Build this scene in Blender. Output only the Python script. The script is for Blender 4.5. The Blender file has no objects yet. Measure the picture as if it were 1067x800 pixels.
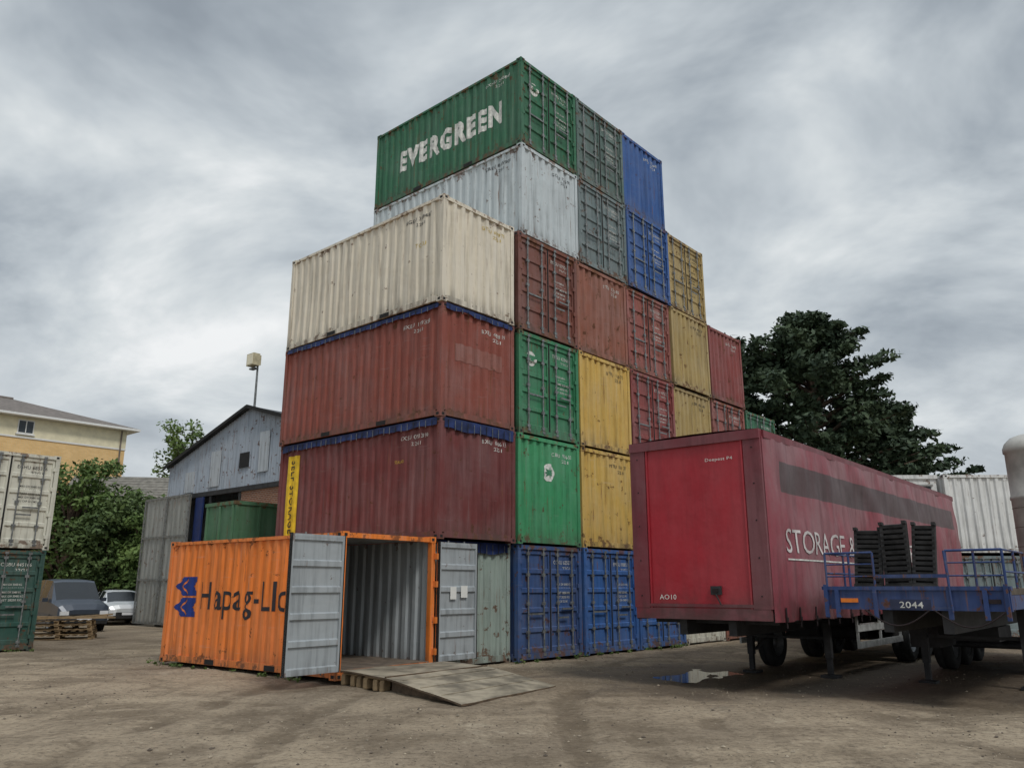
import bpy, bmesh, math, random
import numpy as np
from mathutils import Vector, Matrix, noise
R = random.Random(7)
scene = bpy.context.scene
coll = scene.collection

def S(r, g, b, k=1.0):
    def f(c):
        c /= 255.0
        return (c/12.92 if c <= .04045 else ((c+.055)/1.055)**2.4)*k
    return (f(r), f(g), f(b), 1.0)

# ------------------------------------------------------------------ node helpers
class NT:
    def __init__(s, nt): s.n = nt.nodes; s.l = nt.links
    def new(s, t, **k):
        n = s.n.new(t)
        for a, b in k.items(): setattr(n, a, b)
        return n
    def put(s, sock, val):
        if hasattr(val, 'links') or isinstance(val, bpy.types.NodeSocket): s.l.new(val, sock)
        else: sock.default_value = val
    def noise(s, vec, scale, detail=4, rough=.55, dist=0):
        n = s.new('ShaderNodeTexNoise'); s.l.new(vec, n.inputs['Vector'])
        n.inputs['Scale'].default_value = scale; n.inputs['Detail'].default_value = detail
        n.inputs['Roughness'].default_value = rough; n.inputs['Distortion'].default_value = dist
        return n.outputs['Fac']
    def rng(s, v, a, b, c=0., d=1., smooth=True):
        n = s.new('ShaderNodeMapRange'); n.interpolation_type = 'SMOOTHSTEP' if smooth else 'LINEAR'
        s.put(n.inputs[0], v)
        for i, x in enumerate((a, b, c, d)): s.put(n.inputs[i+1], x)
        return n.outputs[0]
    def math(s, op, a, b=0., clamp=False):
        n = s.new('ShaderNodeMath', operation=op, use_clamp=clamp); s.put(n.inputs[0], a); s.put(n.inputs[1], b)
        return n.outputs[0]
    def mix(s, f, a, b, mode='MIX'):
        n = s.new('ShaderNodeMix', data_type='RGBA', blend_type=mode)
        s.put(n.inputs[0], f); s.put(n.inputs[6], a); s.put(n.inputs[7], b)
        return n.outputs[2]
    def scale(s, vec, sc, loc=(0, 0, 0)):
        n = s.new('ShaderNodeMapping'); s.l.new(vec, n.inputs[0]); n.inputs['Scale'].default_value = sc
        n.inputs['Location'].default_value = loc
        return n.outputs[0]
    def bump(s, h, strength, dist):
        n = s.new('ShaderNodeBump'); s.put(n.inputs['Height'], h)
        n.inputs['Strength'].default_value = strength; n.inputs['Distance'].default_value = dist
        return n.outputs[0]

def newmat(name):
    m = bpy.data.materials.new(name); m.use_nodes = True
    t = NT(m.node_tree); b = m.node_tree.nodes['Principled BSDF']
    return m, t, b

def objcoord(t, rnd=True):
    c = t.new('ShaderNodeTexCoord').outputs['Object']
    if not rnd: return c, c
    r = t.new('ShaderNodeObjectInfo').outputs['Random']
    k = t.math('MULTIPLY', r, 53.0)
    cb = t.new('ShaderNodeCombineXYZ'); t.put(cb.inputs[0], k); t.put(cb.inputs[1], k); t.put(cb.inputs[2], k)
    a = t.new('ShaderNodeVectorMath', operation='ADD'); t.put(a.inputs[0], c); t.put(a.inputs[1], cb.outputs[0])
    return c, a.outputs[0]

RUST = (.085, .034, .016, 1)
def paint(name, col, rust=.4, fade=.35, rough=.6, H=2.591, desat=.16):
    m, t, b = newmat(name)
    c, cr = objcoord(t)
    lum = .3*col[0]+.6*col[1]+.1*col[2]
    col = tuple(x*(1-desat)+desat*(lum+.015) for x in col[:3])+(1,)
    faded = tuple(.60*x+.40*(lum*.6+.20) for x in col[:3])+(1,)
    dark = tuple(x*.40 for x in col[:3])+(1,)
    n1 = t.rng(t.noise(cr, .9, 4, .6), .35, .68)
    x = t.mix(t.math('MULTIPLY', n1, fade), col, faded)
    stn = t.noise(t.scale(cr, (6, 6, .45)), 1.3, 4, .62)
    st = t.rng(stn, .44, .72)
    x = t.mix(t.math('MULTIPLY', st, .5), x, dark)
    x = t.mix(t.rng(stn, .44, .30, 0, .4), x, faded)
    sc = t.noise(t.scale(cr, (.9, .9, 14)), 1.5, 3, .6)
    x = t.mix(t.rng(sc, .64, .70, 0, .4), x, faded)
    sp = t.new('ShaderNodeSeparateXYZ'); t.l.new(c, sp.inputs[0]); z = sp.outputs[2]
    edge = t.math('ADD', t.rng(z, 0., .42, 1, 0), t.rng(z, H-.36, H, 0, .9))
    base = t.noise(cr, 4.2, 6, .7)
    val = t.math('ADD', base, t.math('MULTIPLY', edge, .11))
    th = .675-.125*rust
    r1 = t.rng(val, th, th+.035)
    r2 = t.math('MULTIPLY', t.rng(t.noise(t.scale(cr, (9, 9, .6)), 1.6, 5, .68), .64-.11*rust, .74-.09*rust), .85)
    rr = t.math('MAXIMUM', r1, r2)
    rc = t.mix(t.rng(base, .45, .75), (.20, .095, .05, 1), RUST)
    x = t.mix(t.math('MULTIPLY', rr, min(1, .6+.4*rust)), x, rc)
    g = t.math('MULTIPLY', t.rng(z, 0., .5, .55, 0), t.rng(stn, .3, .65))
    x = t.mix(g, x, (.09, .075, .06, 1))
    t.l.new(x, b.inputs['Base Color'])
    t.put(b.inputs['Roughness'], t.rng(rr, 0, 1, rough, .85))
    t.l.new(t.bump(t.noise(cr, 2.6, 2), .5, .04), b.inputs['Normal'])
    b.inputs['Specular IOR Level'].default_value = .28
    return m

def simple(name, col, rough=.6, metal=0., var=.25, scale=6., bump=.0, rnd=True, spec=.4):
    m, t, b = newmat(name)
    c, cr = objcoord(t, rnd)
    n = t.rng(t.noise(cr, scale, 4, .6), .3, .7)
    dk = tuple(x*(1-var) for x in col[:3])+(1,); lt = tuple(min(1, x*(1+var*.6)) for x in col[:3])+(1,)
    t.l.new(t.mix(n, dk, lt), b.inputs['Base Color'])
    b.inputs['Roughness'].default_value = rough; b.inputs['Metallic'].default_value = metal
    b.inputs['Specular IOR Level'].default_value = spec
    if bump: t.l.new(t.bump(t.noise(cr, scale*4, 3, .65), .5, bump), b.inputs['Normal'])
    return m

# ------------------------------------------------------------------ mesh builder
class MB:
    def __init__(s): s.v = []; s.f = []; s.m = []; s.s = []
    def add(s, vs, fs, m=0, smooth=False):
        o = len(s.v); s.v += [tuple(v) for v in vs]
        for f in fs: s.f.append(tuple(o+i for i in f)); s.m.append(m); s.s.append(smooth)
    def box(s, x0, x1, y0, y1, z0, z1, m=0):
        s.add([(x0,y0,z0),(x1,y0,z0),(x1,y1,z0),(x0,y1,z0),(x0,y0,z1),(x1,y0,z1),(x1,y1,z1),(x0,y1,z1)],
              [(0,3,2,1),(4,5,6,7),(0,1,5,4),(1,2,6,5),(2,3,7,6),(3,0,4,7)], m)
    def obox(s, c, ax, ay, az, hx, hy, hz, m=0):
        c = Vector(c); ax = Vector(ax).normalized()*hx; ay = Vector(ay).normalized()*hy; az = Vector(az).normalized()*hz
        vs = [c+ax*i+ay*j+az*k for k in (-1, 1) for i, j in ((-1,-1),(1,-1),(1,1),(-1,1))]
        s.add(vs, [(0,3,2,1),(4,5,6,7),(0,1,5,4),(1,2,6,5),(2,3,7,6),(3,0,4,7)], m)
    def beam(s, p, q, w, h, m=0):
        p = Vector(p); q = Vector(q); d = q-p
        up = Vector((0,0,1)) if abs(d.normalized().z) < .9 else Vector((0,1,0))
        a = d.cross(up).normalized(); u = a.cross(d).normalized()
        s.obox((p+q)/2, d, a, u, d.length/2, w/2, h/2, m)
    def cyl(s, p, q, r0, r1=None, n=10, m=0):
        r1 = r0 if r1 is None else r1
        p = Vector(p); q = Vector(q); d = (q-p).normalized()
        a = d.orthogonal().normalized(); b = d.cross(a)
        vs = []
        for c, r in ((p, r0), (q, r1)):
            for i in range(n):
                t = 2*math.pi*i/n; vs.append(c+a*math.cos(t)*r+b*math.sin(t)*r)
        s.add(vs, [(i, (i+1) % n, n+(i+1) % n, n+i) for i in range(n)], m, True)
        s.add(vs[:n], [tuple(range(n-1, -1, -1))], m); s.add(vs[n:], [tuple(range(n))], m)
    def lathe(s, c, axis, prof, n=28, m=0):
        c = Vector(c); d = Vector(axis).normalized(); a = d.orthogonal().normalized(); b = d.cross(a)
        vs = []
        for r, h in prof:
            for i in range(n):
                t = 2*math.pi*i/n; vs.append(c+d*h+(a*math.cos(t)+b*math.sin(t))*r)
        fs = []
        for j in range(len(prof)-1):
            for i in range(n): fs.append((j*n+i, j*n+(i+1) % n, (j+1)*n+(i+1) % n, (j+1)*n+i))
        s.add(vs, fs, m, True)
    def grid(s, us, zs, fn, m=0, matfn=None, smooth=False):
        o = len(s.v)
        for z in zs:
            for u in us: s.v.append(tuple(fn(u, z)))
        nu = len(us)
        for j in range(len(zs)-1):
            for i in range(nu-1):
                s.f.append((o+j*nu+i, o+j*nu+i+1, o+(j+1)*nu+i+1, o+(j+1)*nu+i))
                s.m.append(matfn((us[i]+us[i+1])/2, (zs[j]+zs[j+1])/2) if matfn else m); s.s.append(smooth)
    def build(s, name, mats, loc=(0,0,0), rz=0., parent=None):
        me = bpy.data.meshes.new(name); me.from_pydata(s.v, [], s.f)
        for m in mats: me.materials.append(m)
        me.polygons.foreach_set('material_index', s.m); me.polygons.foreach_set('use_smooth', s.s)
        me.update()
        ob = bpy.data.objects.new(name, me); coll.objects.link(ob)
        if parent: ob.parent = parent
        ob.location = loc; ob.rotation_euler = (0, 0, rz)
        return ob

def empty(name, loc, rz=0):
    e = bpy.data.objects.new(name, None); coll.objects.link(e); e.location = loc; e.rotation_euler = (0, 0, rz)
    e.empty_display_size = .3
    return e

# ------------------------------------------------------------------ decals (painted lettering that follows the steel)
_tc = {}
def text_bm(body, bold=0., space=1.0):
    key = (body, bold, space)
    if key not in _tc:
        cu = bpy.data.curves.new('t', 'FONT'); cu.body = body; cu.offset = bold; cu.resolution_u = 3; cu.space_character = space
        ob = bpy.data.objects.new('t', cu); coll.objects.link(ob)
        bpy.context.view_layer.update()
        me = bpy.data.meshes.new_from_object(ob.evaluated_get(bpy.context.evaluated_depsgraph_get()))
        bpy.data.objects.remove(ob)
        v = np.array([x.co[:2] for x in me.vertices]); f = [tuple(p.vertices) for p in me.polygons]
        v = (v-v.min(0))/(v.max(0)-v.min(0)+1e-9)
        _tc[key] = (v, f)
    return _tc[key]

def decal(name, parent, mat, verts, faces, conform, ucuts=(), zcuts=()):
    bm = bmesh.new()
    vs = [bm.verts.new((a, b, 0)) for a, b in verts]
    for f in faces:
        try: bm.faces.new([vs[i] for i in f])
        except ValueError: pass
    us = [a for a, b in verts]; zz = [b for a, b in verts]
    for c in ucuts:
        if min(us) < c < max(us):
            bmesh.ops.bisect_plane(bm, geom=bm.verts[:]+bm.edges[:]+bm.faces[:], plane_co=(c, 0, 0), plane_no=(1, 0, 0))
    for c in zcuts:
        if min(zz) < c < max(zz):
            bmesh.ops.bisect_plane(bm, geom=bm.verts[:]+bm.edges[:]+bm.faces[:], plane_co=(0, c, 0), plane_no=(0, 1, 0))
    for v in bm.verts: v.co = conform(v.co.x, v.co.y)
    me = bpy.data.meshes.new(name); bm.to_mesh(me); bm.free(); me.materials.append(mat)
    ob = bpy.data.objects.new(name, me); coll.objects.link(ob); ob.parent = parent
    return ob

# ------------------------------------------------------------------ container geometry
W, L, H = 2.438, 6.058, 2.591
def profile(span0, span1, pitch, depth, fr=(.17, .33, .67, .83)):
    n = max(1, round((span1-span0)/pitch)); p = (span1-span0)/n
    pts = []
    for i in range(n):
        a = span0+i*p
        pts += [(a, 0), (a+fr[0]*p, 0), (a+fr[1]*p, depth), (a+fr[2]*p, depth), (a+fr[3]*p, 0)]
    pts.append((span1, 0)); return pts
def interp(pts, u):
    if u <= pts[0][0]: return pts[0][1]
    for (a, d), (b, e) in zip(pts, pts[1:]):
        if u <= b: return d+(e-d)*(u-a)/(b-a+1e-9)
    return pts[-1][1]
PS = profile(.12, L-.12, .278, .038)
PE = profile(.12, W-.12, .262, .050)
def dent(u, v, seed):
    return .022*noise.noise(Vector((u*.8, v*.8, seed*3.17)))+.018*min(0, noise.noise(Vector((u*1.7, v*1.5, seed*5.1)))+.1)
ROWS = [.15+(H-.24)*i/7 for i in range(8)]
DP = (.10, .15, .85, .90)
DZ = profile(.28, 2.32, .44, .035, DP)

def sidefn(seed, off=0.):
    def f(u, z): return (.028+interp(PS, u)+dent(u, z, seed)-off, u, z)
    return f
def endfn(seed, off=0.):
    def f(u, z): return (u, .028+interp(PE, u)+dent(u+9, z, seed)-off, z)
    return f
def doorfn(off=0.):
    def f(u, z): return (u, .05+(interp(DZ, z) if (.17 < u < W/2-.07 or W/2+.07 < u < W-.17) else 0)-off, z)
    return f

M_dark = simple('underside_dark', (.02, .02, .02, 1), .9)
M_bar = simple('galvanised_steel', S(125, 128, 128), .5, .4, .4, 12)
M_white = simple('white_lettering', S(214, 214, 208), .6, 0, .3, 9)
M_navy = simple('navy_lettering', S(26, 52, 128), .6, 0, .15, 6)
M_blackl = simple('black_lettering', S(40, 40, 46), .6, 0, .2, 6)
M_yellowdec = simple('yellow_decal', S(190, 162, 60), .6, 0, .2, 8)
M_tarp = simple('blue_tarpaulin', S(30, 48, 96), .65, 0, .5, 5, .01)
M_intr = paint('container_interior', S(160, 168, 172), .2, .3, .55)
M_ply = simple('container_floor', S(112, 100, 88), .8, 0, .4, 4, .004)

def leaf_panel(mb, x0, x1, y, d, z0, z1, m, inward=1):
    b = .055
    mb.box(x0, x1, min(y, y+d), max(y, y+d), z0, z0+b, m); mb.box(x0, x1, min(y, y+d), max(y, y+d), z1-b, z1, m)
    mb.box(x0, x0+b, min(y, y+d), max(y, y+d), z0+b, z1-b, m); mb.box(x1-b, x1, min(y, y+d), max(y, y+d), z0+b, z1-b, m)
    pr = profile(z0+b, z1-b, .44, .035, DP)
    mb.grid([x0+b, x1-b], [p[0] for p in pr], lambda u, z: (u, y+.003+inward*interp(pr, z), z), m)

def corner_frame(mb, m, seed):
    for x0, x1 in ((0, .12), (W-.12, W)):
        for y0, y1 in ((0, .12), (L-.12, L)): mb.box(x0+.006, x1-.006, y0+.006, y1-.006, .118, H-.118, m)
    for x0, x1 in ((0, .162), (W-.162, W)):
        for y0, y1 in ((0, .178), (L-.178, L)):
            for z0, z1 in ((0, .118), (H-.118, H)):
                mb.box(x0, x1, y0, y1, z0, z1, m)
                cy = (y0+y1)/2; cz = (z0+z1)/2; cx = (x0+x1)/2
                if x0 == 0: mb.box(-.003, .01, cy-.04, cy+.04, cz-.028, cz+.028, 1)
                if y0 == 0: mb.box(cx-.035, cx+.035, -.003, .01, cz-.028, cz+.028, 1)
    for x0, x1 in ((.01, .07), (W-.07, W-.01)):
        mb.box(x0, x1, .178, L-.178, .035, .165, m); mb.box(x0, x1, .178, L-.178, H-.085, H-.02, m)
    for y0, y1 in ((.008, .08), (L-.08, L-.008)):
        mb.box(.162, W-.162, y0, y1, .035, .165, m); mb.box(.162, W-.162, y0, y1, H-.11, H-.02, m)
    mb.box(.07, W-.07, .08, L-.08, .06, .13, 1)
    for yc in (L/2-1.05, L/2+1.05):
        mb.box(.006, .012, yc-.17, yc+.17, .04, .14, 1)

def container(loc, rz, mat, end='corr', seed=0, tarp=0, name='shipping_container', intr=None):
    mb = MB()
    corner_frame(mb, 0, seed)
    rows = ROWS
    su = [p[0] for p in PS]
    sf = sidefn(seed)
    mb.grid(su, rows, lambda u, z: sf(u, z), 0)
    mb.grid(su, rows, lambda u, z: (W-sidefn(seed+5)(u, z)[0], u, z), 0)
    eu = [p[0] for p in PE]
    ef = endfn(seed)
    mb.grid(eu, rows, lambda u, z: (u, L-endfn(seed+7)(u, z)[1], z), 0)
    mb.grid([.06, W-.06], [.06+(L-.12)*i/22 for i in range(23)], lambda u, v: (u, v, H-.03-.012*(int(v*7) % 2)), 0)
    if end == 'corr':
        mb.grid(eu, rows, lambda u, z: ef(u, z), 0)
    elif end == 'door':
        mid = W/2
        for x0, x1 in ((.125, mid-.008), (mid+.008, W-.125)):
            leaf_panel(mb, x0, x1, .045, .04, .17, H-.115, 0)
            w = x1-x0
            for q in (.24, .76):
                xc = x0+w*q
                mb.cyl((xc, .018, .10), (xc, .018, H-.06), .019, n=8, m=2)
                for zb in (.22, .62, 1.25, 1.9, 2.38): mb.box(xc-.05, xc+.05, .004, .047, zb-.035, zb+.035, 2)
                for zb in (.12, H-.09): mb.box(xc-.045, xc+.045, -.006, .03, zb-.03, zb+.03, 2)
                hz = 1.02 if q < .5 else 1.12
                sx = 1 if xc < mid else -1
                if q < .5 and xc < mid or q > .5 and xc > mid: mb.box(min(xc, xc+sx*.42), max(xc, xc+sx*.42), -.008, .008, hz-.02, hz+.02, 2)
                else: mb.box(min(xc, xc-sx*.38), max(xc, xc-sx*.38), -.010, .006, hz-.12, hz-.08, 2)
            hx = x0-.02 if x0 < mid-.5 else x1+.02
            for zh in (.35, .95, 1.65, 2.2): mb.box(hx-.06, hx+.06, .0, .046, zh-.05, zh+.05, 0)
        mb.box(mid-.02, mid+.02, .03, .043, .17, H-.115, 1)
    if end == 'open':
        mb.grid(su, rows, lambda u, z: (sf(u, z)[0]+.01, u, z), 3)
        mb.grid(su, rows, lambda u, z: (W-sidefn(seed+5)(u, z)[0]-.01, u, z), 3)
        mb.grid(eu, rows, lambda u, z: (u, L-endfn(seed+7)(u, z)[1]-.01, z), 3)
        mb.box(.08, W-.08, .09, L-.09, H-.08, H-.06, 3)
        mb.box(.075, W-.075, .02, L-.09, .135, .175, 4)
        for x0, x1 in ((-1.17, -.01), (W+.01, W+1.17)):
            mb.box(x0, x1, -.052, -.03, .17, H-.11, 0)
            leaf_panel(mb, x0, x1, -.105, .05, .16, H-.10, 3, 1)
            hx = 0 if x0 < 0 else W
            for zh in (.35, .95, 1.65, 2.2): mb.box(hx-.05, hx+.05, -.075, .0, zh-.06, zh+.06, 0)
            for q in (.3, .72):
                xc = x0+(x1-x0)*q; mb.cyl((xc, -.012, .12), (xc, -.012, H-.06), .017, n=8, m=2)
            mb.box(x0, x0+.012, -.118, -.04, .15, H-.09, 1); mb.box(x1-.012, x1, -.118, -.04, .15, H-.09, 1)
    if tarp:
        hs = .12 if tarp == 1 else .17; he = .12 if tarp == 1 else .24
        mb.grid([.12+(L-.24)*i/90 for i in range(91)], [H-hs, H-.07, H-.005],
                lambda u, z: (-.004-.012*abs(math.sin(u*9+seed))-(.012 if z < H-.1 else 0), u, z+(.045*noise.noise(Vector((u*2.3, seed, 0))) if z < H-.1 else 0)), 5)
        mb.grid([.1+(W-.2)*i/40 for i in range(41)], [H-he, H-.08, H-.005],
                lambda u, z: (u, -.006-.014*abs(math.sin(u*9+seed)), z+(.06*noise.noise(Vector((u*2, seed, 3))) if z < H-.1 else 0)), 5)
        for i in range(28):
            y = .25+i*.2; mb.box(-.036, -.028, y-.006, y+.006, H-hs-.03, H-.04, 2 if i % 3 else 1)
        for i in range(11):
            x = .2+i*.2; mb.box(x-.006, x+.006, -.036, -.028, H-he-.03, H-.05, 2 if i % 3 else 1)
    ob = mb.build(name, [mat, M_dark, M_bar, intr or M_intr, M_ply, M_tarp], loc, rz)
    ob['seed'] = seed; ob['end'] = end
    return ob

UC = [p[0] for p in PS]; EC = [p[0] for p in PE]; ZC = [p[0] for p in DZ]
def put_text(ob, body, face, u0, u1, z0, z1, mat=None, bold=0., space=1.05):
    mat = mat or M_white
    v, f = text_bm(body, bold, space)
    put_poly(ob, [(u0+a*(u1-u0), z0+b*(z1-z0)) for a, b in v], f, face, mat)
def put_poly(ob, uv, f, face, mat):
    seed = ob['seed']
    if face == 'side':
        g = sidefn(seed, .008)
        decal('lettering', ob, mat, [(L-a, b) for a, b in uv], f, lambda u, z: g(u, z), UC, ROWS)
    elif ob['end'] == 'door':
        g = doorfn(.008); decal('lettering', ob, mat, uv, f, lambda u, z: g(u, z), [], ZC)
    else:
        g = endfn(seed, .008); decal('lettering', ob, mat, uv, f, lambda u, z: g(u, z), EC, ROWS)
def code(face, ob, mat=None):
    c = ''.join(R.choice('BCEGHMSTX') for _ in range(3))+'U '+''.join(R.choice('0123456789') for _ in range(6))
    if face == 'side':
        put_text(ob, c, 'side', L-1.35, L-.42, 2.20, 2.29, mat); put_text(ob, '22G1', 'side', L-.95, L-.65, 2.05, 2.13, mat)
    elif ob['end'] == 'door':
        put_text(ob, c, 'end', 1.40, 2.15, 2.16, 2.25, mat); put_text(ob, '22G1', 'end', 1.75, 2.05, 2.02, 2.10, mat)
        for i in range(5):
            z = 1.66-i*.1; put_text(ob, R.choice(['MAX GW 30480 KG', 'TARE 2230 KG', 'NET 28250 KG', 'CU CAP 33.2 M3']), 'end', 1.52, 1.52+R.uniform(.4, .55), z, z+.055, mat, .005)
    else:
        put_text(ob, c, 'end', 1.35, 2.1, 2.18, 2.27, mat); put_text(ob, '22G1', 'end', 1.7, 1.98, 2.04, 2.12, mat)
def disc(n=28, r=.2, cx=0, cz=0): return [(cx+r*math.cos(2*math.pi*i/n), cz+r*math.sin(2*math.pi*i/n)) for i in range(n)]

# ------------------------------------------------------------------ stack
TH = math.radians(48.8)
A = Vector((math.cos(TH), math.sin(TH), 0)); B = Vector((-math.sin(TH), math.cos(TH), 0))
C0 = Vector((.14, 18.75, 0))
def cpos(c, tier, dx=0, dy=0): return C0+A*(c*2.5+dx)+B*dy+Vector((0, 0, .02+tier*(H+.004)))

P = {
 'cream': paint('paint_cream', S(220, 210, 188), .22, .25),
 'red': paint('paint_red', S(144, 70, 54), .42, .45),
 'maroon': paint('paint_maroon', S(118, 52, 50), .38, .45),
 'evergreen': paint('paint_green_dark', S(40, 110, 76), .5, .3),
 'greydoor': paint('paint_greygreen', S(88, 114, 108), .55, .5),
 'greyg2': paint('paint_greygreen_pale', S(110, 128, 130), .55, .5),
 'white': paint('paint_bluewhite', S(190, 201, 205), .4, .2),
 'blue': paint('paint_blue', S(40, 92, 162), .3, .35),
 'blue2': paint('paint_blue_deep', S(46, 84, 142), .6, .5),
 'blue3': paint('paint_blue_mid', S(34, 98, 172), .5, .4),
 'gold': paint('paint_gold', S(174, 148, 80), .5, .35),
 'yellow': paint('paint_yellow', S(206, 168, 72), .45, .3, desat=.10),
 'browndoor': paint('paint_brown', S(126, 70, 56), .65, .45),
 'brownor': paint('paint_brown_orange', S(150, 88, 66), .65, .45),
 'green2': paint('paint_green_door', S(30, 128, 82), .42, .35),
 'green1': paint('paint_green_bright', S(42, 152, 94), .42, .35),
 'pink': paint('paint_red_pink', S(156, 84, 74), .65, .55),
 'crim': paint('paint_crimson', S(144, 64, 60), .5, .45),
 'teal': paint('paint_pale_teal', S(150, 168, 158), .6, .3),
 'orange': paint('paint_orange', S(234, 128, 44), .38, .18, desat=.04),
 'sage': paint('paint_sage_white', S(208, 207, 190), .4, .3),
 'dgreen': paint('paint_dark_teal', S(42, 86, 76), .5, .4),
 'offw': paint('paint_off_white', S(220, 221, 218), .3, .2),
}
layout = [
 (-1, 0, 'teal', 'corr', 2), (-1, 1, 'maroon', 'corr', 2), (-1, 2, 'red', 'corr', 1), (-1, 3, 'cream', 'corr', 0),
 (0, 0, 'blue2', 'door', 0), (0, 1, 'green1', 'corr', 0), (0, 2, 'green2', 'door', 0), (0, 3, 'browndoor', 'door', 0), (0, 4, 'white', 'corr', 0), (0, 5, 'evergreen', 'door', 0),
 (1, 0, 'blue3', 'door', 0), (1, 1, 'yellow', 'corr', 0), (1, 2, 'yellow', 'corr', 0), (1, 3, 'brownor', 'corr', 0), (1, 4, 'greyg2', 'door', 0), (1, 5, 'greydoor', 'door', 0),
 (2, 0, 'blue3', 'door', 0), (2, 1, 'maroon', 'door', 0), (2, 2, 'crim', 'door', 0), (2, 3, 'pink', 'door', 0), (2, 4, 'blue', 'door', 0), (2, 5, 'blue', 'corr', 0),
 (3, 0, 'sage', 'corr', 0), (3, 1, 'gold', 'corr', 0), (3, 2, 'gold', 'corr', 0), (3, 3, 'gold', 'corr', 0), (3, 4, 'gold', 'door', 0),
 (4, 0, 'brownor', 'corr', 0), (4, 1, 'blue2', 'door', 0), (4, 2, 'pink', 'door', 0), (4, 3, 'crim', 'corr', 0),
 (5, 0, 'red', 'corr', 0), (5, 1, 'green2', 'door', 0), (5, 2, 'evergreen', 'door', 0),
]
CT = {}
for i, (c, t, p, e, tp) in enumerate(layout):
    dx = R.uniform(-.02, .03); dy = R.uniform(-.05, .05)
    if (c, t) == (-1, 0): dy = .22; dx = .05
    if c == -1 and t in (1, 2, 3): dx = (-.02, -.06, -.13)[t-1]
    if c == 0 and t >= 4: dx = .17
    if c == 1 and t >= 4: dx = .14
    if c == 2 and t >= 4: dx = .08
    ob = container(cpos(c, t, dx, dy), TH+math.radians(R.uniform(-.3, .3)), P[p], e, i+1, tp)
    CT[(c, t)] = ob
    if (c, t) not in ((-1, 0),): code('end', ob, M_blackl if p in ('white', 'teal', 'gold', 'yellow') else (M_yellowdec if p == 'cream' else None))
    if c == -1 and t > 0 or (c, t) in ((0, 4), (0, 5)): code('side', ob, M_blackl if p in ('cream', 'white') else None)
put_text(CT[(0, 5)], 'EVERGREEN', 'side', L-4.95, L-.72, .90, 1.60, M_white, .055, 1.24)
for (k, cx, cz) in (((0, 1), 1.2, 1.75), ((0, 2), .55, 1.95), ((0, 5), .62, 1.9)):
    r = .22 if k == (0, 1) else .19
    put_poly(CT[k], disc(28, r, cx, cz), [tuple(range(28))], 'end', M_white)
    ob = CT[k]
    star = []
    for j in range(16):
        rr = r*(.72 if j % 2 == 0 else .28); star.append((cx+rr*math.cos(j*math.pi/8), cz+rr*math.sin(j*math.pi/8)))
    g = (doorfn(.014) if ob['end'] == 'door' else endfn(ob['seed'], .014))
    decal('emblem', ob, P['green2'], star, [tuple(range(16))], lambda u, z: g(u, z), [] if ob['end'] == 'door' else EC, ZC if ob['end'] == 'door' else ROWS)
put_text(CT[(-1, 3)], 'TCKU', 'side', L-.95, L-.60, 1.5, 1.60, M_yellowdec)
put_text(CT[(-1, 1)], 'SEALAND', 'side', L-1.5, L-1.2, 1.7, 1.77, M_yellowdec)
M_patchr = paint('patched_red', S(150, 88, 74), .3, .5)
put_poly(CT[(-1, 2)], [(.5, 1.35), (2.0, 1.35), (2.0, 1.75), (.5, 1.75)], [(0, 1, 2, 3)], 'end', M_patchr)
ob = CT[(-1, 1)]
put_poly(ob, [(.34, .2), (.80, .2), (.80, 2.30), (.34, 2.30)], [(0, 1, 2, 3)], 'side', simple('banner_yellow', S(220, 188, 44), .6, 0, .2, 5))
v, f = text_bm('SELF STORAGE', .0, 1.1)
g = sidefn(ob['seed'], .014)
decal('banner_text', ob, M_blackl, [(L-(.47+.18*b), .33+1.85*(1-a)) for a, b in v], f, lambda u, z: g(u, z), UC, ROWS)

# orange open container
seed = 60
orange = container(cpos(-2, 0, -.05, -.12)+Vector((0, 0, .03)), TH+math.radians(2.2), P['orange'], 'open', seed)
put_text(orange, 'Hapag-Lloyd', 'side', L-4.66, L-.78, .95, 1.70, M_blackl, .004, 1.12)
for (a0, z0) in ((.36, 1.41), (.36, .97)):
    put_poly(orange, [(a0, z0+.20), (a0+.34, z0+.40), (a0+.50, z0+.40), (a0+.28, z0+.20), (a0+.50, z0), (a0+.34, z0)], [(0, 5, 4, 3), (0, 3, 2, 1)], 'side', M_navy)
    put_poly(orange, [(a0+.33, z0+.20), (a0+.56, z0+.40), (a0+.88, z0+.40), (a0+.88, z0+.30), (a0+.70, z0+.20), (a0+.88, z0+.10), (a0+.88, z0), (a0+.56, z0)], [(0, 7, 6, 5, 4), (0, 4, 3, 2, 1)], 'side', M_navy)
put_text(orange, 'HLXU 304281', 'side', L-1.35, L-.35, 2.2, 2.29, M_blackl)
put_text(orange, '22G1', 'side', L-.8, L-.5, 2.05, 2.13, M_blackl)
mb = MB(); mb.box(W+.34, W+.52, -.112, -.110, 1.35, 1.6); mb.box(W+.66, W+.86, -.112, -.110, 1.38, 1.62)
mb.build('paper_notice', [simple('paper', S(225, 225, 220), .8, 0, .05)], (0, 0, 0), 0, orange)

# left containers
LT = Vector((-12.75, 22.4, 0))-A*W
cA = container(LT+Vector((0, 0, .02)), TH, P['dgreen'], 'door', 71); code('end', cA)
cB = container(LT+Vector((0, 0, .03+H))+A*.05, TH, P['sage'], 'door', 72); code('end', cB, M_blackl)

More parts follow.
